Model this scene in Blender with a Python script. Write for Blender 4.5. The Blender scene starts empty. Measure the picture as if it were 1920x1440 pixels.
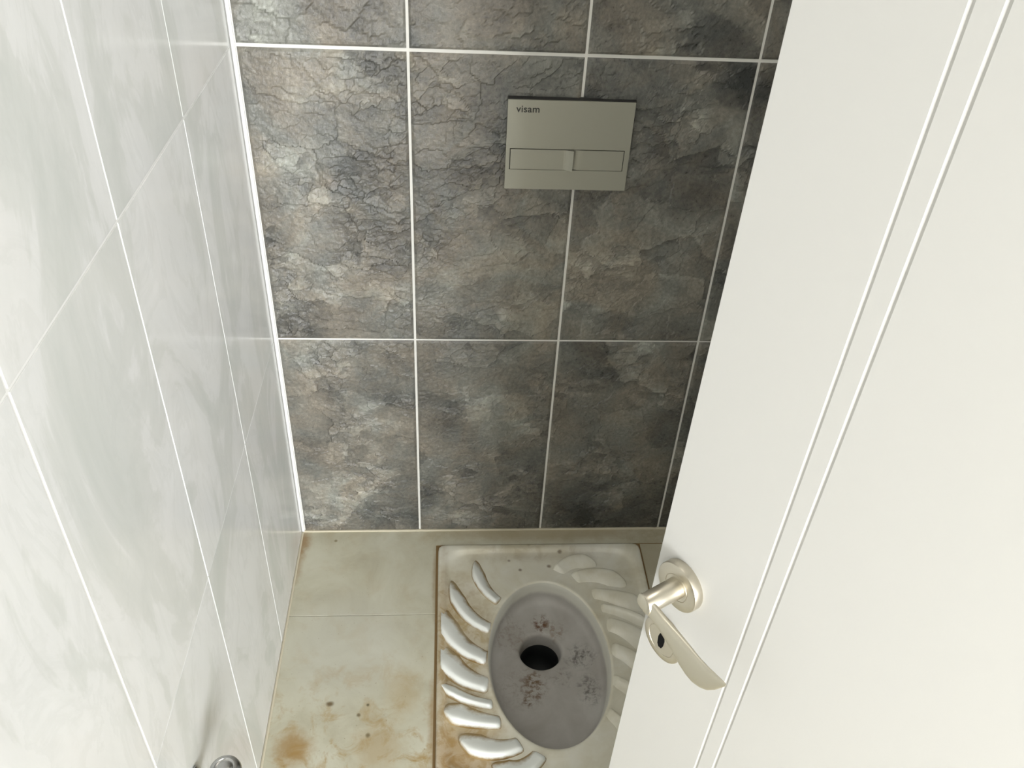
import bpy, bmesh, math, random
import numpy as np
from mathutils import Vector, Matrix

random.seed(4)
scene = bpy.context.scene
COL = scene.collection

# ------------------------------------------------------------------ camera
F_PX = 1631.25
cam_d = bpy.data.cameras.new('camera')
cam_d.sensor_width = 36.0
cam_d.lens = F_PX / 1920 * 36.0
cam_d.clip_start = 0.02
cam = bpy.data.objects.new('camera', cam_d)
COL.objects.link(cam)
cam.location = (0.3566, -1.4904, 1.6262)
cam.rotation_euler = (0.9089, -0.0478, -0.0558)
scene.camera = cam

# ------------------------------------------------------------------ world, light, exposure
world = bpy.data.worlds.new('world')
scene.world = world
world.use_nodes = True
world.node_tree.nodes['Background'].inputs[0].default_value = (0.85, 0.92, 1.0, 1)
world.node_tree.nodes['Background'].inputs[1].default_value = 1.0

# daylight coming through the tall hallway window behind the photographer
la = bpy.data.lights.new('window_daylight', 'AREA')
la.shape = 'RECTANGLE'
la.size, la.size_y = 1.9, 2.0
la.energy = 230
la.color = (0.97, 0.985, 1.0)
lo = bpy.data.objects.new('window_daylight', la)
COL.objects.link(lo)
lo.location = (1.8, -4.95, 1.15)
lo.rotation_euler = (math.radians(90), 0, 0)      # shines along +y

# weak fill added under the unseen ceiling to lift the dim back of the room
lc = bpy.data.lights.new('added_ceiling_fill', 'AREA')
lc.shape = 'DISK'
lc.size = 0.30
lc.energy = 3.2
lc.color = (1.0, 0.96, 0.88)
lco = bpy.data.objects.new('added_ceiling_fill', lc)
COL.objects.link(lco)
lco.location = (0.50, -0.50, 2.37)

vs = scene.view_settings
vs.view_transform = 'Standard'
vs.look = 'None'
vs.gamma = 1.0
vs.use_curve_mapping = False
vs.exposure = 0.40

# ------------------------------------------------------------------ helpers
def link(name, me, mat=None, parent=None, smooth=False):
    o = bpy.data.objects.new(name, me)
    COL.objects.link(o)
    if mat is not None and not me.materials:
        me.materials.append(mat)
    if parent is not None:
        o.parent = parent
    if smooth:
        me.polygons.foreach_set('use_smooth', [True] * len(me.polygons))
    return o

def tag(o, label, cat, group=None, kind=None):
    o['label'] = label
    o['category'] = cat
    if group: o['group'] = group
    if kind: o['kind'] = kind
    return o

def empty(name, loc=(0, 0, 0), rz=0, parent=None):
    o = bpy.data.objects.new(name, None)
    COL.objects.link(o)
    o.location = loc
    o.rotation_euler = (0, 0, rz)
    o.empty_display_size = 0.05
    if parent is not None: o.parent = parent
    return o

def mesh_from(verts, faces, name='m'):
    me = bpy.data.meshes.new(name)
    me.from_pydata([tuple(v) for v in verts], [], faces)
    me.update()
    return me

def fix_normals(me):
    bm = bmesh.new(); bm.from_mesh(me)
    bmesh.ops.recalc_face_normals(bm, faces=bm.faces)
    bm.to_mesh(me); bm.free(); me.update()
    return me

def boxes_mesh(boxes, bevel=0.0, seg=1):
    bm = bmesh.new()
    for (x0, y0, z0, x1, y1, z1) in boxes:
        r = bmesh.ops.create_cube(bm, size=1.0)
        for v in r['verts']:
            v.co = Vector((x0 + (v.co.x + .5) * (x1 - x0), y0 + (v.co.y + .5) * (y1 - y0), z0 + (v.co.z + .5) * (z1 - z0)))
    if bevel > 0:
        bmesh.ops.bevel(bm, geom=list(bm.edges), offset=bevel, segments=seg, profile=0.5, affect='EDGES')
    me = bpy.data.meshes.new('box')
    bm.to_mesh(me); bm.free()
    return me

def lathe_mesh(profile, axis='z', n=48, cap0=True, cap1=True):
    """profile: list of (radius, height); revolve about the axis."""
    V, Fc = [], []
    for (r, h) in profile:
        for k in range(n):
            t = 2 * math.pi * k / n
            c, s = r * math.cos(t), r * math.sin(t)
            if axis == 'z': V.append((c, s, h))
            elif axis == 'y': V.append((c, h, s))
            else: V.append((h, c, s))
    m = len(profile)
    for i in range(m - 1):
        for k in range(n):
            k2 = (k + 1) % n
            Fc.append((i * n + k, i * n + k2, (i + 1) * n + k2, (i + 1) * n + k))
    if cap0: Fc.append(tuple(range(n))[::-1])
    if cap1: Fc.append(tuple((m - 1) * n + k for k in range(n)))
    return fix_normals(mesh_from(V, Fc))

def sharp_smooth(o, ang=35):
    me = o.data
    me.polygons.foreach_set('use_smooth', [True] * len(me.polygons))
    bm = bmesh.new(); bm.from_mesh(me)
    lim = math.radians(ang)
    for e in bm.edges:
        if len(e.link_faces) == 2 and e.calc_face_angle(0) > lim:
            e.smooth = False
    bm.to_mesh(me); bm.free()

# ---- numpy noise used for the relief of the slate tiles
_rng = np.random.RandomState(11)
_perm = _rng.permutation(4096)
_ang = _rng.rand(4096) * 2 * np.pi
_r1, _r2, _r3, _r4 = (_rng.rand(4096) for _ in range(4))
def _h(i, j, s):
    return _perm[(_perm[(_perm[(i.astype(np.int64) + 977 * s) % 4096] + j.astype(np.int64)) % 4096] + 131 * s) % 4096]
def perlin(x, y, s=0):
    i, j = np.floor(x), np.floor(y)
    fx, fy = x - i, y - j
    u, v = fx ** 3 * (fx * (fx * 6 - 15) + 10), fy ** 3 * (fy * (fy * 6 - 15) + 10)
    def g(a, b):
        t = _ang[_h(i + a, j + b, s)]
        return np.cos(t) * (fx - a) + np.sin(t) * (fy - b)
    n0 = g(0, 0) * (1 - u) + g(1, 0) * u
    n1 = g(0, 1) * (1 - u) + g(1, 1) * u
    return (n0 * (1 - v) + n1 * v) * 1.5
def fbm(x, y, s=0, octv=4, gain=.5):
    a, t = 1.0, 0
    for o in range(octv):
        t = t + a * perlin(x * 2 ** o, y * 2 ** o, s + o * 7)
        a *= gain
    return t
def facets(x, y, s=0, drop=0.6):
    """chipped stone: every Voronoi cell is a tilted facet"""
    i, j = np.floor(x), np.floor(y)
    best = np.full(x.shape, 1e9); val = np.zeros(x.shape); cell = np.zeros(x.shape)
    for a in (-1, 0, 1):
        for b in (-1, 0, 1):
            k = _h(i + a, j + b, s)
            sx, sy = i + a + _r1[k], j + b + _r2[k]
            dx, dy = x - sx, y - sy
            d = dx * dx + dy * dy
            t = _r3[k] * 2 * np.pi
            v = (np.cos(t) * dx + np.sin(t) * dy) * 0.8 - dy * 0.5 + drop * (_r4[k] - .5)
            m = d < best
            best = np.where(m, d, best); val = np.where(m, v, val); cell = np.where(m, _r4[k] - .5, cell)
    return val, cell
def sstep(a, b, x):
    t = np.clip((x - a) / (b - a), 0, 1)
    return t * t * (3 - 2 * t)

# ------------------------------------------------------------------ materials
class NT:
    def __init__(self, name):
        self.m = bpy.data.materials.new(name)
        self.m.use_nodes = True
        self.t = self.m.node_tree
        self.b = self.t.nodes['Principled BSDF']
        self.pos = None
    def n(self, typ, **kw):
        nd = self.t.nodes.new(typ)
        for k, v in kw.items(): setattr(nd, k, v)
        return nd
    def put(self, sock, v):
        if isinstance(v, bpy.types.NodeSocket): self.t.links.new(v, sock)
        elif v is not None: sock.default_value = v
    def P(self):
        if self.pos is None: self.pos = self.n('ShaderNodeNewGeometry').outputs['Position']
        return self.pos
    def vmath(self, op, a, b=None):
        nd = self.n('ShaderNodeVectorMath', operation=op)
        self.put(nd.inputs[0], a)
        if b is not None: self.put(nd.inputs[1], b)
        return nd.outputs['Value'] if op in ('LENGTH', 'DISTANCE', 'DOT_PRODUCT') else nd.outputs[0]
    def math(self, op, a, b=None, c=None, clamp=False):
        nd = self.n('ShaderNodeMath', operation=op, use_clamp=clamp)
        for i, v in enumerate((a, b, c)):
            if v is not None: self.put(nd.inputs[i], v)
        return nd.outputs[0]
    def noise(self, vec, scale, detail=4, rough=.55, dist=0.0):
        nd = self.n('ShaderNodeTexNoise')
        self.put(nd.inputs['Vector'], vec)
        nd.inputs['Scale'].default_value = scale
        nd.inputs['Detail'].default_value = detail
        nd.inputs['Roughness'].default_value = rough
        nd.inputs['Distortion'].default_value = dist
        return nd.outputs['Fac']
    def ramp(self, fac, stops, interp='LINEAR'):
        nd = self.n('ShaderNodeValToRGB')
        nd.color_ramp.interpolation = interp
        el = nd.color_ramp.elements
        while len(el) < len(stops): el.new(0.5)
        for e, (p, c) in zip(el, stops):
            e.position = p
            e.color = (c, c, c, 1) if isinstance(c, (int, float)) else tuple(c) + (1,)
        self.put(nd.inputs[0], fac)
        return nd.outputs[0]
    def mix(self, fac, a, b, typ='MIX'):
        nd = self.n('ShaderNodeMix', data_type='RGBA', blend_type=typ)
        self.put(nd.inputs[0], fac)
        self.put(nd.inputs[6], tuple(a) + (1,) if isinstance(a, tuple) else a)
        self.put(nd.inputs[7], tuple(b) + (1,) if isinstance(b, tuple) else b)
        return nd.outputs[2]
    def bump(self, h, strength=.3, dist=.002):
        nd = self.n('ShaderNodeBump')
        nd.inputs['Strength'].default_value = strength
        nd.inputs['Distance'].default_value = dist
        self.put(nd.inputs['Height'], h)
        self.put(self.b.inputs['Normal'], nd.outputs[0])
    def set(self, col=None, rough=None, metal=None, spec=None, coat=None):
        for nm, v in (('Base Color', col), ('Roughness', rough), ('Metallic', metal), ('Specular IOR Level', spec), ('Coat Weight', coat)):
            if v is None: continue
            if isinstance(v, tuple): v = v + (1,)
            self.put(self.b.inputs[nm], v)
        return self.m
    def blob(self, c, r, scale=(1, 1, 1), wob=0.0):
        """soft spot of wear at a fixed place of the surface: 1 inside, 0 outside"""
        v = self.vmath('SUBTRACT', self.P(), tuple(c))
        v = self.vmath('MULTIPLY', v, tuple(scale))
        d = self.vmath('LENGTH', v)
        if wob:
            d = self.math('ADD', d, self.math('MULTIPLY', self.math('SUBTRACT', self.noise(self.P(), 38, 4, .65), .5), wob))
        nd = self.n('ShaderNodeMapRange', interpolation_type='SMOOTHSTEP')
        self.put(nd.inputs['Value'], d)
        nd.inputs['From Min'].default_value = r
        nd.inputs['From Max'].default_value = r * .25
        return nd.outputs[0]
    def randoff(self, k=7.0):
        """texture position shifted per piece, so that no two tiles show the same print"""
        oi = self.n('ShaderNodeObjectInfo')
        cx = self.n('ShaderNodeCombineXYZ')
        for i, f in enumerate((k, k * 2.3, k * 3.7)):
            self.put(cx.inputs[i], self.math('MULTIPLY', oi.outputs['Random'], f))
        return self.vmath('ADD', self.P(), cx.outputs[0]), oi.outputs['Random']

def mat_plain(name, col, rough=.5, metal=0.0, spec=.5):
    return NT(name).set(col, rough, metal, spec)

def mat_slate():
    k = NT('slate_tile')
    tone = k.n('ShaderNodeAttribute', attribute_name='tone').outputs['Fac']
    pos, rnd = k.randoff()
    n1 = k.noise(pos, 26, 6, .62, .6)
    n2 = k.noise(pos, 140, 4, .6)
    s = k.math('ADD', tone, k.math('MULTIPLY', k.math('SUBTRACT', n1, .5), .40))
    s = k.math('ADD', s, k.math('MULTIPLY', k.math('SUBTRACT', n2, .5), .55))
    col = k.ramp(s, [(0.0, (.035, .037, .037)), (.28, (.095, .096, .092)), (.55, (.185, .182, .168)), (.8, (.31, .31, .285)), (1.0, (.46, .46, .43))])
    hue = k.ramp(k.noise(pos, 8, 4, .6, 1.0), [(.38, 0.0), (.62, 1.0)])
    col = k.mix(hue, k.mix(1.0, col, (.98, 1.0, .955), 'MULTIPLY'), k.mix(1.0, col, (1.10, 1.0, .87), 'MULTIPLY'))
    k.bump(k.math('ADD', k.noise(pos, 210, 5, .65), k.math('MULTIPLY', n1, .8)), .6, .0018)
    r = k.math('ADD', .20, k.math('MULTIPLY', n2, .22))
    return k.set(col, r, 0.0, .55)

def mat_marble():
    k = NT('pale_marble_tile')
    pos, rnd = k.randoff(5.0)
    pos = k.vmath('MULTIPLY', pos, (1, 1.25, .62))
    a = k.noise(pos, 3.6, 6, .58, 1.6)
    c1 = k.ramp(a, [(.33, (.62, .64, .615)), (.47, (.69, .70, .68)), (.50, (.75, .755, .745)), (.70, (.80, .805, .80))])
    b = k.noise(k.vmath('ADD', pos, (4.1, 7.7, 2.3)), 7.5, 7, .62, 1.1)
    v = k.ramp(b, [(.40, 0.0), (.47, .8), (.50, .12), (.66, .55), (.7, 0.0)])
    col = k.mix(k.math('MULTIPLY', v, .30), c1, (.58, .595, .57))
    w = k.noise(k.vmath('ADD', pos, (1.1, 3.7, 9.3)), 2.6, 3, .5)
    col = k.mix(k.math('MULTIPLY', k.ramp(w, [(.5, 0.0), (.75, 1.0)]), .35), col, (.83, .80, .75))
    return k.set(col, .16, 0.0, .45)

def mat_floor_tile():
    k = NT('limestone_floor_tile')
    pos = k.P()
    a = k.noise(pos, 7, 6, .6, .8)
    col = k.ramp(a, [(.30, (.46, .43, .315)), (.5, (.56, .54, .42)), (.7, (.63, .615, .50))])
    grey = k.math('MULTIPLY', k.blob((.14, -.33, 0), .20, wob=.05), .55)
    col = k.mix(grey, col, (.58, .575, .50))
    n = k.noise(pos, 21, 6, .65, .5)
    ochre = k.ramp(n, [(.50, 0.0), (.68, 1.0)])
    y = k.n('ShaderNodeSeparateXYZ'); k.put(y.inputs[0], pos)
    front = k.n('ShaderNodeMapRange'); k.put(front.inputs['Value'], y.outputs['Y'])
    front.inputs['From Min'].default_value = -.34; front.inputs['From Max'].default_value = -.56
    col = k.mix(k.math('MULTIPLY', k.math('MULTIPLY', ochre, .9), k.math('ADD', .15, k.math('MULTIPLY', front.outputs[0], .85))), col, (.40, .27, .10))
    for c, r, sc, st, cc in (((.055, -.57, 0), .055, (1, 1, 1), .75, (.36, .22, .07)),
                             ((.22, -.57, 0), .07, (1, 1, 1), .45, (.40, .27, .11)),
                             ((.265, -.45, 0), .05, (1, .6, 1), .40, (.42, .30, .13)),
                             ((.0, -.035, 0), .035, (1, .6, 1), .80, (.30, .18, .07)),
                             ((.0, -.10, 0), .022, (1, .25, 1), .55, (.34, .22, .10)),
                             ((.330, -.16, 0), .022, (1.8, .14, 1), .55, (.30, .19, .08)),
                             ((.331, -.52, 0), .030, (1.8, .18, 1), .60, (.34, .21, .08)),
                             ((.60, -.012, 0), .045, (.1, 1.2, 1), .50, (.33, .24, .11)),
                             ((.86, -.10, 0), .10, (1, .8, 1), .45, (.33, .27, .15)),
                             ((.117, -.474, 0), .011, (1, 1.3, 1), .95, (.16, .11, .05)),
                             ((.195, -.478, 0), .005, (1, 1, 1), .9, (.12, .10, .05)),
                             ((.178, -.50, 0), .006, (1, 1, 1), .8, (.14, .10, .04)),
                             ((.20, -.545, 0), .007, (1, 1, 1), .8, (.16, .12, .05)),
                             ((.085, -.033, 0), .005, (1, 1, 1), .8, (.2, .16, .08))):
        col = k.mix(k.math('MULTIPLY', k.blob(c, r, sc, r * .9), st), col, cc)
    sp = k.ramp(k.noise(pos, 190, 2, .5), [(.70, 0.0), (.76, 1.0)])
    col = k.mix(k.math('MULTIPLY', sp, .5), col, (.24, .18, .08))
    k.bump(k.noise(pos, 60, 5, .6), .12, .001)
    return k.set(col, .42, 0.0, .4)

def mat_ceramic():
    k = NT('stained_ceramic')
    pos = k.P()
    a = k.noise(pos, 9, 5, .6, .6)
    col = k.ramp(a, [(.32, (.66, .62, .48)), (.5, (.77, .745, .625)), (.7, (.84, .83, .75))])
    n = k.noise(pos, 30, 6, .65, .6)
    br = k.ramp(n, [(.46, 0.0), (.60, 1.0)])
    for c, r, sc, st, cc in (((.375, -.60, 0), .085, (1.1, .8, 1), .95, (.33, .18, .05)),
                             ((.43, -.635, 0), .06, (.8, 1, 1), .7, (.38, .24, .09)),
                             ((.39, -.34, 0), .20, (1.9, .75, 1), .85, (.40, .29, .13)), ((.40, -.56, 0), .12, (1.2, 1, 1), .8, (.40, .27, .11)),
                             ((.56, -.075, 0), .06, (.25, 1.5, 1), .55, (.36, .29, .16)),
                             ((.348, -.35, 0), .035, (1.6, .09, 1), .75, (.36, .24, .10)), ((.58, -.36, 0), .34, (1, 1, 1), .18, (.44, .36, .20))):
        col = k.mix(k.math('MULTIPLY', k.math('MULTIPLY', k.blob(c, r, sc, r * .5), st), k.math('ADD', .55, k.math('MULTIPLY', br, .45))), col, cc)
    for c, r in (((.427, -.158, 0), .012), ((.505, -.10, 0), .006), ((.53, -.13, 0), .006), ((.60, -.12, 0), .008), ((.63, -.075, 0), .008), ((.555, -.058, 0), .008), ((.70, -.20, 0), .006)):
        col = k.mix(k.math('MULTIPLY', k.blob(c, r, wob=r * .6), .75), col, (.17, .11, .06))
    k.bump(k.noise(pos, 70, 4, .6), .08, .001)
    return k.set(col, .30, 0.0, .5)

def mat_ridge():
    k = NT('ridge_ceramic')
    pos = k.P()
    z = k.n('ShaderNodeSeparateXYZ'); k.put(z.inputs[0], pos)
    mr = k.n('ShaderNodeMapRange'); k.put(mr.inputs['Value'], k.math('ADD', z.outputs['Z'], k.math('MULTIPLY', k.math('SUBTRACT', k.noise(pos, 28, 5, .65), .5), .014)))
    mr.inputs['From Min'].default_value = .0015; mr.inputs['From Max'].default_value = .0075
    d = k.ramp(k.noise(pos, 11, 4, .6), [(.35, (.30, .20, .08)), (.65, (.46, .37, .22))])
    col = k.mix(mr.outputs[0], d, (.86, .88, .84))
    return k.set(col, .26, 0.0, .5)

def mat_bowl():
    k = NT('grey_scaled_bowl')
    pos = k.P()
    a = k.noise(pos, 8, 5, .6, .4)
    col = k.ramp(a, [(.3, (.35, .325, .29)), (.5, (.42, .40, .37)), (.7, (.49, .475, .445))])
    n = k.noise(pos, 75, 5, .7, .4)
    br = k.ramp(n, [(.47, 0.0), (.60, 1.0)])
    for c, r, sc, st, cc in (((.575, -.245, -.05), .030, (1, .9, .3), 1.0, (.13, .06, .03)),
                             ((.605, -.265, -.05), .035, (1, 1, .3), .55, (.20, .13, .07)),
                             ((.545, -.405, -.05), .045, (1.2, .8, .3), 1.0, (.14, .08, .035)),
                             ((.53, -.445, -.05), .02, (1, 1, .3), .95, (.12, .07, .03)),
                             ((.655, -.335, -.05), .045, (1, 1, .3), .85, (.12, .11, .10)),
                             ((.665, -.42, -.05), .045, (1.3, .8, .3), .80, (.12, .11, .10)),
                             ((.61, -.385, -.05), .035, (1, 1, .3), .6, (.16, .14, .12)),
                             ((.50, -.28, -.05), .07, (1, 1, .3), .45, (.22, .17, .13)),
                             ((.52, -.41, -.05), .08, (1, 1, .3), .4, (.23, .18, .14))):
        col = k.mix(k.math('MULTIPLY', k.math('MULTIPLY', k.blob(c, r, sc, r * .6), st), br), col, cc)
    # white glaze above the scale line
    z = k.n('ShaderNodeSeparateXYZ'); k.put(z.inputs[0], pos)
    mr = k.n('ShaderNodeMapRange', interpolation_type='SMOOTHSTEP')
    k.put(mr.inputs['Value'], k.math('ADD', z.outputs['Z'], k.math('MULTIPLY', k.math('SUBTRACT', k.noise(pos, 25, 4, .6), .5), .010)))
    mr.inputs['From Min'].default_value = -.032; mr.inputs['From Max'].default_value = -.018
    col = k.mix(mr.outputs[0], col, (.66, .65, .575))
    return k.set(col, .34, 0.0, .45)

M = dict(
    slate=mat_slate(), marble=mat_marble(), floor=mat_floor_tile(), ceramic=mat_ceramic(), ridge=mat_ridge(), bowl=mat_bowl(),
    grout=mat_plain('white_grout', (.80, .79, .74), .8),
    grout_pale=mat_plain('pale_grout', (.78, .78, .76), .6),
    grout_floor=mat_plain('brown_floor_grout', (.25, .16, .065), .85),
    bead=mat_plain('cream_bead', (.60, .55, .42), .7),
    corner_grey=mat_plain('grey_silicone', (.40, .40, .38), .5),
    plaster=mat_plain('white_plaster', (.82, .81, .78), .7),
    hall_floor=mat_plain('hall_floor', (.45, .42, .36), .5),
    door=mat_plain('cream_lacquer', (.60, .595, .57), .38, 0, .4),
    nickel=NT('satin_nickel').set((.60, .56, .47), .36, 1.0),
    nickel_face=NT('brushed_nickel').set((.56, .53, .44), .42, .9),
    black=mat_plain('black_hole', (.006, .006, .006), .9, 0, .1),
    hole=mat_plain('dark_drain_pipe', (.022, .024, .024), .5),
    plate=NT('satin_grey_plastic').set((.35, .345, .285), .42, .2),
    plate_dark=mat_plain('dark_backing', (.02, .02, .019), .6),
    ink=mat_plain('dark_print', (.03, .03, .027), .6),
    chrome=NT('dull_chrome').set((.52, .52, .51), .22, 1.0),
)

# ------------------------------------------------------------------ the room
XJ = [0.006, 0.288, 0.588, 0.888, 1.02]             # vertical joints of the back wall
ZJ = [0.0, 0.578, 1.167, 1.756, 2.345]              # horizontal joints
XR, YF, ZC = 1.02, -1.56, 2.4                       # right wall, front wall, ceiling

wall_back = tag(link('wall_back', boxes_mesh([(-.12, .0008, -.2, XR + .12, .12, ZC)]), M['grout']),
                'back wall of dark grey slate-look tiles with white grout lines', 'wall', kind='structure')
wall_left = tag(link('wall_left', boxes_mesh([(-.12, YF, -.2, -.0012, .003, ZC)]), M['grout_pale']),
                'left wall of glossy pale grey marble-look tiles', 'wall', kind='structure')
wall_right = tag(link('wall_right', boxes_mesh([(XR, YF, -.2, XR + .12, .003, ZC)]), M['marble']),
                 'pale wall behind the open door', 'wall', kind='structure')
ceiling = tag(link('ceiling', boxes_mesh([(-.12, YF, ZC, XR + .12, .12, ZC + .1)]), M['plaster']),
              'plain white ceiling above the toilet room', 'ceiling', kind='structure')
# doorway wall: the photographer stands in its opening
DX0, DX1, DZ = 0.16, 0.95, 2.05
wall_front = tag(link('wall_front', boxes_mesh([(-1.0, YF - .14, 0, DX0, YF, ZC), (DX1, YF - .14, 0, 3.8, YF, ZC), (DX0, YF - .14, DZ, DX1, YF, ZC)]), M['plaster']),
                 'plain white wall with the doorway opening', 'wall', kind='structure')
# hallway behind the photographer, with its window
HY = -5.02
hall = [('floor_hallway', [(-1.0, HY, -.1, 3.8, YF - .02, -.004)], M['hall_floor'], 'stone floor of the hallway outside the toilet room', 'floor'),
        ('wall_hallway_left', [(-1.1, HY, 0, -1.0, YF, ZC)], M['plaster'], 'white left wall of the hallway', 'wall'),
        ('wall_hallway_right', [(3.8, HY, 0, 3.9, YF, ZC)], M['plaster'], 'white right wall of the hallway', 'wall'),
        ('ceiling_hallway', [(-1.0, HY, ZC, 3.8, YF, ZC + .1)], M['plaster'], 'white ceiling of the hallway', 'ceiling'),
        ('wall_hallway_window', [(-1.0, HY - .1, 0, .83, HY, ZC), (2.77, HY - .1, 0, 3.8, HY, ZC), (.83, HY - .1, 0, 2.77, HY, .12), (.83, HY - .1, 2.18, 2.77, HY, ZC)], M['plaster'], 'white hallway wall around the window', 'wall')]
for nm, bx, mt, lb, ct in hall:
    tag(link(nm, boxes_mesh(bx), mt), lb, ct, kind='structure')

# ---- floor with an opening for the squat toilet
PX0, PX1, PY0, PY1 = 0.3345, 0.8295, -0.655, -0.0535      # pan outline
floor = tag(link('floor', boxes_mesh([(-.12, YF - .02, -.14, PX0 + .03, .003, -.002), (PX1 - .03, YF - .02, -.14, XR + .12, .003, -.002),
                                      (PX0 + .03, PY1 - .03, -.14, PX1 - .03, .003, -.002), (PX0 + .03, YF - .02, -.14, PX1 - .03, PY0 + .03, -.002)]), M['grout_floor']),
            'stained beige stone tile floor around the squat toilet', 'floor', kind='structure')

def poly_tile(name, pts, z0, z1, mat, parent, ch=.0005):
    """flat tile of any outline (counter-clockwise), with a chamfered top edge"""
    n = len(pts)
    P2 = [Vector(p) for p in pts]
    ins = []
    for i in range(n):
        a, b, c = P2[i - 1], P2[i], P2[(i + 1) % n]
        e1, e2 = (b - a).normalized(), (c - b).normalized()
        n1, n2 = Vector((-e1.y, e1.x)), Vector((-e2.y, e2.x))
        k = (n1 + n2) / (1 + n1.dot(n2))
        ins.append(b + k * ch)
    V = [(p.x, p.y, z0) for p in P2] + [(p.x, p.y, z1 - ch) for p in P2] + [(p.x, p.y, z1) for p in ins]
    Fc = [tuple(range(n))[::-1], tuple(2 * n + i for i in range(n))]
    for r in (0, 1):
        for i in range(n):
            j = (i + 1) % n
            Fc.append((r * n + i, r * n + j, (r + 1) * n + j, (r + 1) * n + i))
    return link(name, fix_normals(mesh_from(V, Fc)), mat, parent)

g = .0006
def rect(x0, y0, x1, y1): return [(x0, y0), (x1, y0), (x1, y1), (x0, y1)]
TX = PX0 - .0055
poly_tile('floor_tile', [(.004, -.255 + g), (TX, -.255 + g), (TX, PY1 + .004), (XR, PY1 + .004), (XR, -.002), (.004, -.002)], -.012, 0, M['floor'], floor)
poly_tile('floor_tile', rect(.004, -.855 + g, TX, -.255 - g), -.012, 0, M['floor'], floor)
poly_tile('floor_tile', rect(.004, -1.455 + g, TX, -.855 - g), -.012, 0, M['floor'], floor)
poly_tile('floor_tile', rect(PX1 + .004, -.64, XR, PY1 + .001), -.012, 0, M['floor'], floor)
poly_tile('floor_tile', rect(TX + .003, -1.455, XR, PY0 - .004), -.012, 0, M['floor'], floor)

# ---- left wall tiles
YJ = [-.012, -.325, -.621, -.916, -1.212, -1.508]
gz = {0.578: .0007, 1.167: .0017}
JG = [0, .0010, .0014, .0020, .0020, .0020]
for r in range(4):
    z0, z1 = ZJ[r], ZJ[r + 1]
    for c in range(5):
        y1, y0 = YJ[c], YJ[c + 1]
        lo_, hi_ = gz.get(z0, .002), gz.get(z1, .002)
        me = boxes_mesh([(-.009, y0 + JG[c + 1], z0 + (lo_ if z0 else .004), 0, y1 - (JG[c] if c else 0), z1 - hi_)], .0007)
        link('tile', me, M['marble'], wall_left)

# ---- back wall slate tiles with real relief
TONE = [  # patches of lighter or darker stone print: x, z, rx, rz, amount
    (.10, 1.02, .16, .20, .05), (.20, .70, .12, .10, .12), (.24, .88, .10, .09, -.10), (.06, .62, .06, .06, -.05),
    (.12, .30, .10, .20, .10), (.23, .50, .08, .12, -.12), (.22, .06, .10, .05, -.22), (.10, .14, .08, .08, .18),
    (.47, .48, .06, .10, .20), (.36, .36, .06, .08, -.22), (.46, .20, .12, .12, .04), (.40, .05, .10, .04, .10), (.54, .40, .05, .12, .06),
    (.40, .95, .10, .12, -.10), (.46, 1.13, .06, .06, -.04), (.47, .74, .13, .10, .16), (.45, .62, .15, .04, -.06),
    (.72, .52, .14, .10, -.08), (.70, .30, .08, .12, -.03), (.80, .30, .08, .14, .09), (.74, .05, .16, .06, -.34), (.66, .10, .07, .08, -.1),
    (.75, 1.12, .12, .05, -.02), (.82, .90, .10, .18, -.03), (.80, .68, .12, .08, .06), (.66, .70, .10, .12, .12), (.72, .82, .08, .10, .0),
    (.90, 1.12, .05, .05, -.36), (.93, .90, .06, .2, -.02), (.93, .30, .06, .3, -.14),
    (.10, 1.25, .16, .06, .05), (.45, 1.26, .08, .06, -.08), (.52, 1.22, .06, .05, .06), (.80, 1.25, .1, .08, -.14), (.93, 1.3, .05, .1, .02)]
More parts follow.
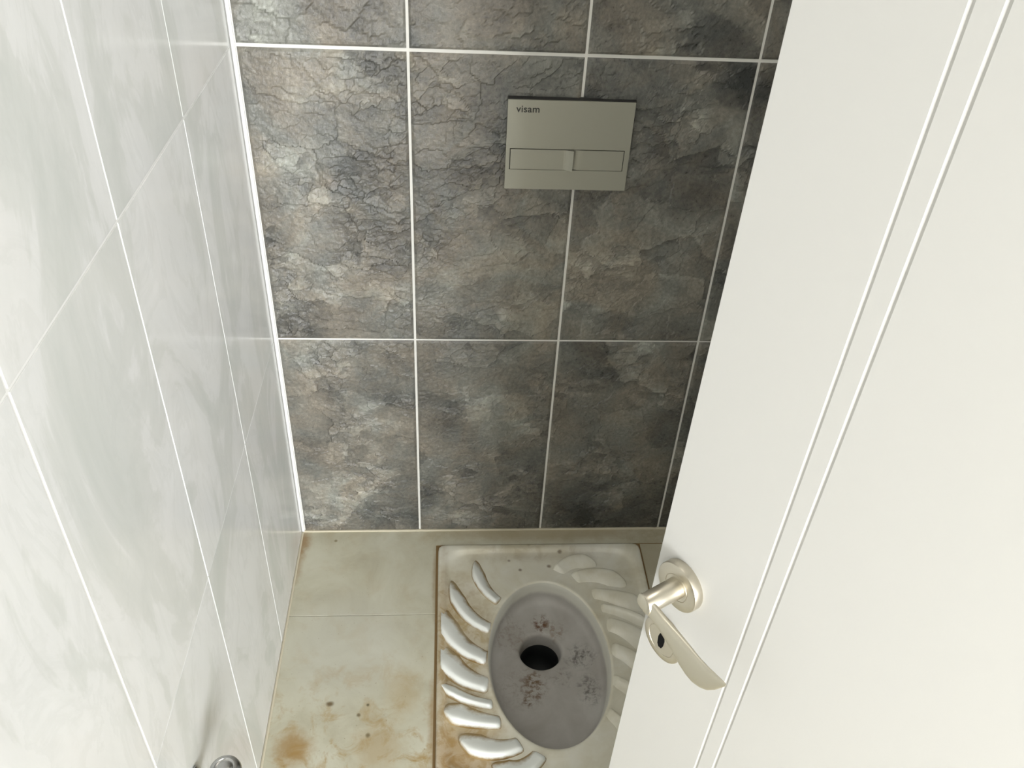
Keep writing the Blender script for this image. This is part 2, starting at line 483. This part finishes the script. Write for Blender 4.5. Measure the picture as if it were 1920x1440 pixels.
def slate_tile(x0, x1, z0, z1, sd, step):
    nx, nz = max(6, int(round((x1 - x0) / step))), max(6, int(round((z1 - z0) / step)))
    X, Z = np.meshgrid(np.linspace(x0, x1, nx + 1), np.linspace(z0, z1, nz + 1))
    u, v = X + sd * 3.17, Z + sd * 1.71
    wx = u + .012 * fbm(u * 12, v * 12, 3, 2) + .0035 * fbm(u * 60, v * 60, 4, 2); wz = v + .012 * fbm(u * 12, v * 12, 23, 2) + .0035 * fbm(u * 60, v * 60, 24, 2)
    big = fbm(u * 5, v * 5, 40, 3)
    rough = sstep(-.22, .38, fbm(u * 6.5, v * 6.5, 60, 3))
    f1, c1 = facets(wx * 10, wz * 13, 5)
    f2, c2 = facets(wx * 27, wz * 40, 9)
    f3, c3 = facets(wx * 66, wz * 96, 14, .9)
    h = .0018 * big + .0022 * f1 + (.3 + .7 * rough) * .0029 * f2 + (.06 + .94 * rough) * .0014 * f3 + .0005 * fbm(u * 110, v * 110, 31, 2)
    ed = np.minimum(np.minimum(X - x0, x1 - X), np.minimum(Z - z0, z1 - Z))
    fade = sstep(0, .006, ed)
    Y = -.001 - (h + .0014) * fade - .0006 * sstep(0, .002, ed) + .001
    Y = np.where(ed > .003, np.minimum(Y, -.0004), Y)
    # tone of the stone print: follows the bedding, not the light
    t = .46 + .20 * fbm(wx * 6, wz * 6, 80, 4) + .22 * c1 + (.15 + .85 * rough) * (.24 * c2 + .16 * c3)
    for (bx, bz, rx, rz, am) in TONE:
        t = t + am * np.exp(-(((X - bx) / rx) ** 2 + ((Z - bz) / rz) ** 2) * 1.2 + .25 * fbm(u * 16, v * 16, 70, 2))
    n = (nx + 1) * (nz + 1)
    top = np.stack([X, Y, Z], -1).reshape(-1, 3)
    idx = np.arange(n).reshape(nz + 1, nx + 1)
    q = np.stack([idx[:-1, :-1], idx[:-1, 1:], idx[1:, 1:], idx[1:, :-1]], -1).reshape(-1, 4)
    loop = np.concatenate([idx[0, :-1], idx[:-1, -1], idx[-1, :0:-1], idx[:0:-1, 0]])
    sk = top[loop].copy(); sk[:, 1] = .012
    m = len(loop); base = n + np.arange(m)
    q2 = np.stack([loop, base, np.roll(base, -1), np.roll(loop, -1)], -1)
    verts = np.concatenate([top, sk]); quads = np.concatenate([q, q2])
    me = bpy.data.meshes.new('slate_tile')
    me.vertices.add(len(verts)); me.vertices.foreach_set('co', verts.astype(np.float32).ravel())
    me.loops.add(quads.size); me.loops.foreach_set('vertex_index', quads.astype(np.int32).ravel())
    me.polygons.add(len(quads))
    me.polygons.foreach_set('loop_start', np.arange(0, quads.size, 4, dtype=np.int32))
    me.polygons.foreach_set('use_smooth', [False] * len(quads))
    me.update(calc_edges=True)
    at = me.attributes.new('tone', 'FLOAT', 'POINT')
    at.data.foreach_set('value', np.concatenate([t.ravel(), t.ravel()[loop]]).astype(np.float32))
    return me
for r in range(3):
    for c in range(4):
        hg = .0024 if r else .0024
        z0 = ZJ[r] + (.0035 if r == 0 else (.0021 if r == 1 else .0030))
        z1 = ZJ[r + 1] - (.0021 if r == 0 else .0030)
        if r == 2: z1 = ZJ[3] - .0025
        me = slate_tile(XJ[c] + (.002 if c == 0 else .0024), XJ[c + 1] - .0024, z0, z1, r * 4 + c + 1, .0026 if r < 2 else .004)
        link('tile', me, M['slate'], wall_back)
for c in range(4):
    link('tile', slate_tile(XJ[c] + .0024, XJ[c + 1] - .0024, ZJ[3] + .0025, ZJ[4] - .0025, 20 + c, .012), M['slate'], wall_back)

# ---- corner strip and grout beads
tr = tag(link('trim_1', boxes_mesh([(-.0005, -.0045, .0, .0062, .004, ZC)], .0012), M['grout_pale']),
         'thin white strip running up the corner of the two tiled walls', 'trim', kind='structure')
link('sealant_line', boxes_mesh([(-.003, -.0115, .0, -.0002, -.004, ZC)]), M['corner_grey'], tr)
tag(link('trim_2', boxes_mesh([(.0, -.0045, -.004, XR, .003, .0035)], .0015), M['bead']),
    'cream grout bead where the slate wall meets the floor', 'trim', kind='structure')
tag(link('trim_3', boxes_mesh([(-.0008, -1.45, -.004, .0045, -.0045, .0035)], .0015), M['bead']),
    'cream grout bead where the pale wall meets the floor', 'trim', kind='structure')

# ------------------------------------------------------------------ squat toilet
CX, CY = .578, -.378
toilet = tag(empty('squat_toilet', (0, 0, 0)), 'stained white ceramic squat toilet with grey oval bowl set in the floor', 'toilet')
NA = 288
def sellipse(t, cx, cy, a, b, e):
    c, s = math.cos(t), math.sin(t)
    r = (abs(c / a) ** e + abs(s / b) ** e) ** (-1.0 / e)
    return cx + r * c, cy + r * s
def rings_mesh(rings, cap=None):
    V, Fc = [], []
    for f in rings:
        for k in range(NA): V.append(f(2 * math.pi * k / NA))
    for i in range(len(rings) - 1):
        for k in range(NA):
            j = (k + 1) % NA
            Fc.append((i * NA + k, i * NA + j, (i + 1) * NA + j, (i + 1) * NA + k))
    if cap is not None: Fc.append(tuple(range(NA))[::-1])
    return mesh_from(V, Fc)
def ring(cx, cy, a, b, e, z):
    return lambda t: (*sellipse(t, cx, cy, a, b, e), z)
A, B = .133, .2075
HX, HY_ = .567, -.318                 # drain hole
bowl_r = [ring(HX, HY_, .0445, .043, 2, -.094), ring(HX, HY_, .0465, .045, 2, -.068), ring(HX, HY_, .0485, .047, 2, -.061), ring(HX, HY_, .0525, .051, 2, -.0585)]
for i in range(1, 11):
    w = i / 10
    bowl_r.append(ring(HX + (CX - HX) * w, HY_ + (CY - HY_) * w, .0525 + (A - .020 - .0525) * w, .051 + (B - .020 - .051) * w, 2, -.0585 + .010 * w ** 1.6))
for da, z in ((.016, -.0455), (.0115, -.041), (.0085, -.033), (.006, -.022), (.004, -.010), (.002, -.003), (0, .0005)):
    bowl_r.append(ring(CX, CY, A - da, B - da, 2, z))
bowl = link('bowl', rings_mesh(bowl_r), M['bowl'], toilet, True)
drain = link('drain_hole', rings_mesh([ring(HX, HY_, .043, .041, 2, -.17), ring(HX, HY_, .0440, .042, 2, -.13), ring(HX, HY_, .0446, .0431, 2, -.093)], cap=True), M['hole'], toilet, True)
drain['label'] = 'dark round drain hole'
pcx, pcy, pa, pb = (PX0 + PX1) / 2, (PY0 + PY1) / 2, (PX1 - PX0) / 2, (PY1 - PY0) / 2
pan_r = [ring(CX, CY, A, B, 2, .0005), ring(CX, CY, A + .002, B + .002, 2, .0025), ring(CX, CY, A + .006, B + .006, 2, .0030), ring(CX, CY, A + .013, B + .013, 2, .0015)]
def blend(w, z):
    def f(t):
        x0, y0 = sellipse(t, CX, CY, A + .013, B + .013, 2)
        x1, y1 = sellipse(t, pcx, pcy, pa - .024, pb - .024, 9)
        return (x0 + (x1 - x0) * w, y0 + (y1 - y0) * w, z)
    return f
for i in range(1, 9):
    w = i / 8
    pan_r.append(blend(w, .002 - .004 * math.sin(w * math.pi / 2)))
for d, z, e in ((.020, .0002, 10), (.017, .0040, 12), (.014, .0058, 16), (.005, .0060, 30), (.0015, .0050, 40), (0, .002, 50), (0, -.02, 50)):
    pan_r.append(ring(pcx, pcy, pa - d, pb - d, e, z))
pan = link('pan', rings_mesh(pan_r), M['ceramic'], toilet, True)

# curled tread ridges on both sides of the bowl: outer end, middle, inner end, half widths
RIDGE = [((.426, -.100), (.440, -.172), (.478, -.224), .020, .016),
         ((.368, -.160), (.398, -.246), (.457, -.297), .022, .020),
         ((.347, -.236), (.378, -.322), (.448, -.374), .030, .024),
         ((.342, -.334), (.380, -.402), (.447, -.438), .034, .025),
         ((.342, -.428), (.390, -.464), (.453, -.484), .017, .015),
         ((.350, -.484), (.402, -.510), (.468, -.524), .034, .019),
         ((.384, -.548), (.440, -.578), (.504, -.570), .034, .021),
         ((.446, -.610), (.494, -.624), (.540, -.592), .028, .020)]
def ridge_mesh(o, m, i, w0, w1, hh=.0130):
    NL, NW = 20, 14
    o, m, i = Vector(o), Vector(m), Vector(i)
    ctl = m * 2 - (o + i) / 2
    V, Fc = [], []
    for a in range(NL + 1):
        s = a / NL
        p = o * (1 - s) ** 2 + ctl * 2 * s * (1 - s) + i * s * s
        d = (2 * (ctl - o) * (1 - s) + 2 * (i - ctl) * s).normalized()
        nrm = Vector((-d.y, d.x))                    # towards the back of the room on the left side
        taper = (s / .30) ** .6 if s < .30 else (max(0, (1 - s) / .05) ** .5 if s > .95 else 1)
        wd = (w0 + (w1 - w0) * s) * (.20 + .80 * (taper if s < .5 else 1))
        for b in range(NW + 1):
            q = b / NW * 2 - 1
            # gentle slope on the back side, steep edge on the front side
            if q < -.62: prof = math.sin((q + 1) / .38 * math.pi / 2)
            else: prof = max(0.0, 1 - ((q + .62) / 1.62) ** 1.7)
            z = -.004 + (hh + .004) * prof * (.25 + .75 * taper)
            x, y = p.x + nrm.x * wd * q, p.y + nrm.y * wd * q
            e = math.hypot((x - CX) / (A + .0004), (y - CY) / (B + .0004))
            if e < 1:                                # the inner end follows the rim of the bowl
                x, y = CX + (x - CX) / e, CY + (y - CY) / e
            x = min(max(x, PX0 + .008), PX1 - .008)
            V.append((x, y, z))
    W_ = NW + 1
    for a in range(NL):
        for b in range(NW):
            Fc.append((a * W_ + b, (a + 1) * W_ + b, (a + 1) * W_ + b + 1, a * W_ + b + 1))
    return fix_up(mesh_from(V, Fc))
def fix_up(me):
    if sum(p.normal.z for p in me.polygons) < 0: me.flip_normals()
    return me
for (o, m, i, w0, w1) in RIDGE:
    link('tread_ridge', ridge_mesh(o, m, i, w0, w1), M['ridge'], toilet, True)
    rot = lambda p: (2 * CX - p[0] + .004, 2 * (CY + .012) - p[1])
    link('tread_ridge', ridge_mesh(rot(o), rot(m), rot(i), w0, w1, .0095), M['ceramic'], toilet, True)  # right side takes the duller pan ceramic: door shade and staining in one colour

# ------------------------------------------------------------------ flush plate
fx, fz = .5695, 1.0115
fp = tag(empty('flush_plate', (fx, -.003, fz - .0825)), 'satin grey rectangular flush plate with two buttons on slate wall', 'flush plate')
def fl(name, boxes, mat, bev=.0008):
    return link(name, boxes_mesh(boxes, bev), mat, fp)
hw, H_ = .1115, .165
# front face as a frame around the button slot
bx0, bx1, bz0, bz1 = -.1045, .1025, .0375, .0775
yf, yb = -.0125, -.0105
fl('backing_shade', [(-hw + .0006, -.0105, .003, hw - .0006, .004, bz0 - .002), (-hw + .0006, -.0105, bz1 + .002, hw + .0012, .004, H_ + .0016), (-hw + .0006, -.0105, bz0 - .002, bx0 - .002, .004, bz1 + .002), (bx1 + .002, -.0105, bz0 - .002, hw - .0006, .004, bz1 + .002)], M['plate_dark'], .0)  # dark backing; its top and right overhang paints shade around the cover
fl('cover', [(-hw, yf, 0, hw, yb, bz0), (-hw, yf, bz1, hw, yb, H_), (-hw, yf, bz0, bx0, yb, bz1), (bx1, yf, bz0, hw, yb, bz1)], M['plate'], .0)
fl('slot', [(bx0 - .001, -.0050, bz0 - .001, bx1 + .001, -.0030, bz1 + .001)], M['plate_dark'], .0)
def button(prof):
    V, Fc = [], []
    z0, z1 = bz0 + .0007, bz1 - .0018
    for (x, y) in prof:
        V += [(x, y, z0), (x, y, z1), (x, -.0045, z0), (x, -.0045, z1)]
    for i in range(len(prof) - 1):
        a, b = 4 * i, 4 * i + 4
        Fc += [(a, b, b + 1, a + 1), (a + 2, a + 3, b + 3, b + 2), (a + 1, b + 1, b + 3, a + 3), (a, a + 2, b + 2, b)]
    e = 4 * (len(prof) - 1)
    Fc += [(0, 1, 3, 2), (e, e + 2, e + 3, e + 1)]
    return link('button', fix_normals(mesh_from(V, Fc)), M['plate'], fp)
mid = .0100
pr = [(bx0 + .0016, yf + .0006), (mid - .017, yf + .0006)]
for s in (.2, .4, .6, .8, 1.0): pr.append((mid - .017 + .0165 * s, yf + .0006 - .0085 * s ** 1.6))
button(pr)
pr = [(mid + .0005, yf + .0042)]
for s in (.25, .5, .75, 1.0): pr.append((mid + .0005 + .016 * s, yf + .0042 - .0034 * (1 - (1 - s) ** 2)))
pr.append((bx1 - .0012, yf + .0008))
button(pr)
cu = bpy.data.curves.new('lettering', 'FONT')
cu.body = 'visam'; cu.size = .0165; cu.extrude = .0002; cu.space_character = 1.05; cu.offset = .0002
to = bpy.data.objects.new('tmp_text', cu); COL.objects.link(to)
dg = bpy.context.evaluated_depsgraph_get()
tm = bpy.data.meshes.new_from_object(to.evaluated_get(dg))
bpy.data.objects.remove(to)
co = np.array([v.co[:] for v in tm.vertices]); wtxt = co[:, 0].max() - co[:, 0].min()
tx = link('lettering', tm, M['ink'], fp)
sx = .0405 / wtxt
tx.scale = (sx, sx, sx)
tx.rotation_euler = (math.radians(90), 0, 0)
tx.location = (-.0965, yf - .0002, .1435)
tx['label'] = 'small dark lettering reading visam'

# ------------------------------------------------------------------ door with handle
PHI = math.radians(29.5)
n_ = Vector((-math.cos(PHI), -math.sin(PHI), 0))
Ppt = Vector((.5727, -.9705, .9761)) - n_ * .010          # rosette axis on the door face
door_rz = PHI - math.pi / 2
EDGE, HINGE = -.0375, .665                                # free edge and hinge edge along the leaf
def door_mesh():
    x0, x1, z0, z1, th = EDGE, HINGE, .008, 2.03, .04
    rings = [(0.0008, 0), (.1116, 0), (.1133, .0010), (.1156, 0), (.1306, 0), (.1323, .0010), (.1346, 0)]
    V, Fc = [], []
    for (i, d) in rings:
        V += [(x0 + i, d, z0 + i), (x1 - i, d, z0 + i), (x1 - i, d, z1 - i), (x0 + i, d, z1 - i)]
    for r in range(len(rings) - 1):
        for k in range(4):
            j = (k + 1) % 4
            Fc.append((r * 4 + k, r * 4 + j, r * 4 + 4 + j, r * 4 + 4 + k))
    m = (len(rings) - 1) * 4
    Fc.append((m, m + 1, m + 2, m + 3))
    b = len(V)
    V += [(x0, .0008, z0), (x1, .0008, z0), (x1, .0008, z1), (x0, .0008, z1), (x0, th, z0), (x1, th, z0), (x1, th, z1), (x0, th, z1)]
    for k in range(4):
        j = (k + 1) % 4
        Fc.append((k, j, b + j, b + k))
        Fc.append((b + k, b + j, b + 4 + j, b + 4 + k))
    Fc.append((b + 4, b + 5, b + 6, b + 7))
    return fix_normals(mesh_from(V, Fc))
door = link('door_1', door_mesh(), M['door'])
door.location = (Ppt.x, Ppt.y, 0)
door.rotation_euler = (0, 0, door_rz)
LEAN = 0.0095                                             # the leaf hangs very slightly out of plumb
door.matrix_world = Matrix.Translation((Ppt.x, Ppt.y, Ppt.z)) @ Matrix.Rotation(door_rz, 4, 'Z') @ Matrix.Rotation(LEAN, 4, 'Y') @ Matrix.Translation((0, 0, -Ppt.z))
tag(door, 'cream white door leaf standing ajar, with twin vertical grooves', 'door', kind='structure')
HZ = Ppt.z
hd = empty('door_handle', (0, 0, HZ), parent=door)
o = link('rosette', lathe_mesh([(.0255, 0), (.026, -.0010), (.026, -.0085), (.0255, -.0097), (.0245, -.0102), (.0150, -.0102), (.0147, -.0096), (.0143, -.0096), (.0140, -.0102), (.011, -.0102)], 'y', 64, True, True), M['nickel'], hd)
sharp_smooth(o)
# stem: cylinder standing out of the rosette, cut at a slant at its outer end
V, Fc = [], []
NS = 32
for (yy, rr, sl) in ((-.0100, .0108, 0), (-.0130, .0106, 0), (-.030, .0104, 0), (-.0475, .0102, .20), (-.0490, .0092, .20)):
    for k in range(NS):
        t = 2 * math.pi * k / NS
        V.append((rr * math.cos(t), yy + sl * rr * math.cos(t) * -1, rr * math.sin(t)))
for i in range(4):
    for k in range(NS):
        j = (k + 1) % NS
        Fc.append((i * NS + k, i * NS + j, (i + 1) * NS + j, (i + 1) * NS + k))
Fc += [tuple(range(NS)), tuple(4 * NS + k for k in range(NS))]
o = link('stem', fix_normals(mesh_from(V, Fc)), M['nickel'], hd); sharp_smooth(o, 50)
# lever: a waved blade; stations along the leaf: x, upper z, lower z, y centre, half thickness
ST = [(-.0100, .0040, -.0050, -.0480, .0010), (-.0085, .0070, -.0080, -.0475, .0022), (-.004, .0085, -.0098, -.0470, .0030), (.004, .0080, -.0105, -.0462, .0038), (.012, .0062, -.0100, -.0455, .0044), (.022, .0042, -.0130, -.0450, .0046),
      (.033, .0036, -.0180, -.0448, .0046), (.043, .0038, -.0220, -.0450, .0044), (.054, .0040, -.0275, -.0455, .0042), (.063, .0040, -.0300, -.0460, .0040),
      (.072, .0042, -.0300, -.0465, .0037), (.081, .0052, -.0262, -.0468, .0033), (.089, .0066, -.0200, -.0470, .0028), (.096, .0078, -.0100, -.0470, .0022), (.101, .0085, .0000, -.0470, .0014), (.104, .0086, .0060, -.0470, .0006)]
V, Fc = [], []
NC = 20
for (x, zu, zl, yc, ht) in ST:
    zc, hz = (zu + zl) / 2, (zu - zl) / 2
    for k in range(NC):
        t = 2 * math.pi * k / NC
        c, s = math.cos(t), math.sin(t)
        e = .62
        zz = hz * math.copysign(abs(s) ** e, s); yy = ht * math.copysign(abs(c) ** .8, c)
        V.append((x, yc + yy, zc + zz))
for i in range(len(ST) - 1):
    for k in range(NC):
        j = (k + 1) % NC
        Fc.append((i * NC + k, i * NC + j, (i + 1) * NC + j, (i + 1) * NC + k))
Fc += [tuple(range(NC)), tuple((len(ST) - 1) * NC + k for k in range(NC))]
o = link('lever', fix_normals(mesh_from(V, Fc)), M['nickel_face'], hd); sharp_smooth(o, 60)
# keyhole plate below
ke = link('keyhole_plate', lathe_mesh([(.0255, 0), (.026, -.001), (.026, -.0062), (.0255, -.0074), (.0245, -.0080), (.0185, -.0080), (.0182, -.0074), (.0178, -.0074), (.0175, -.0079), (.004, -.0079)], 'y', 64), M['nickel'], door)
ke.location = (-.003, 0, HZ - .088)
sharp_smooth(ke)
kv = [(-.0045, .002), (-.0034, .0075), (-.0012, .0115), (.0012, .0115), (.0034, .0075), (.0045, .002), (.0042, -.006), (.0026, -.0105), (-.0012, -.0115), (-.0036, -.008)]
kn = len(kv)
me = fix_normals(mesh_from([(x, -.0083, z) for x, z in kv] + [(x, -.004, z) for x, z in kv], [tuple(range(kn)), tuple(range(kn, 2 * kn))] + [(i, (i + 1) % kn, kn + (i + 1) % kn, kn + i) for i in range(kn)]))
kh = link('keyhole', me, M['black'], ke)
kh['label'] = 'black keyhole slot'
# door lining around the opening
fr = tag(empty('trim_4', (0, 0, 0)), 'white door lining around the doorway opening', 'trim', kind='structure')
link('jamb', boxes_mesh([(DX0, YF - .15, 0, DX0 + .03, YF + .004, DZ)], .002), M['door'], fr)
link('jamb', boxes_mesh([(DX1 - .004, YF - .15, 0, DX1 + .03, YF + .004, DZ)], .002), M['door'], fr)
link('lintel', boxes_mesh([(DX0, YF - .15, DZ - .01, DX1, YF + .004, DZ + .02)], .002), M['door'], fr)

# ------------------------------------------------------------------ small wall tap, low on the pale wall
tp = tag(empty('wall_tap', (0, -.846, .405)), 'small chrome water tap low on the pale tiled wall', 'tap')
o = link('flange', lathe_mesh([(.024, .0), (.024, .003), (.018, .008), (.012, .009)], 'x', 40), M['chrome'], tp); sharp_smooth(o)
o = link('body', lathe_mesh([(.0105, .006), (.0105, .030), (.0135, .034), (.0135, .062), (.011, .068), (.004, .070)], 'x', 32), M['chrome'], tp); sharp_smooth(o)
o = link('spindle', lathe_mesh([(.008, .008), (.008, .026)], 'z', 24), M['chrome'], tp); o.location = (.048, 0, 0); sharp_smooth(o)
o = link('knob', lathe_mesh([(.016, .020), (.0215, .023), (.0225, .029), (.021, .035), (.0175, .0385), (.0145, .039), (.0132, .0375), (.0120, .0375), (.0105, .0395), (.005, .041), (.001, .0412)], 'z', 48), M['chrome'], tp); o.location = (.048, 0, 0); sharp_smooth(o, 50)
V, Fc = [], []
NS = 20
path = [(.056, 0, -.008), (.060, 0, -.020), (.066, 0, -.032), (.070, 0, -.046), (.071, 0, -.060)]
for i, c in enumerate(path):
    a = Vector(path[max(0, i - 1)]); b = Vector(path[min(len(path) - 1, i + 1)])
    d = (b - a).normalized(); s1 = Vector((0, 1, 0)); s2 = d.cross(s1)
    for k in range(NS):
        t = 2 * math.pi * k / NS
        V.append(Vector(c) + s1 * .0085 * math.cos(t) + s2 * .0085 * math.sin(t))
for i in range(len(path) - 1):
    for k in range(NS):
        j = (k + 1) % NS
        Fc.append((i * NS + k, i * NS + j, (i + 1) * NS + j, (i + 1) * NS + k))
Fc += [tuple(range(NS)), tuple((len(path) - 1) * NS + k for k in range(NS))]
link('spout', fix_normals(mesh_from(V, Fc)), M['chrome'], tp, True)
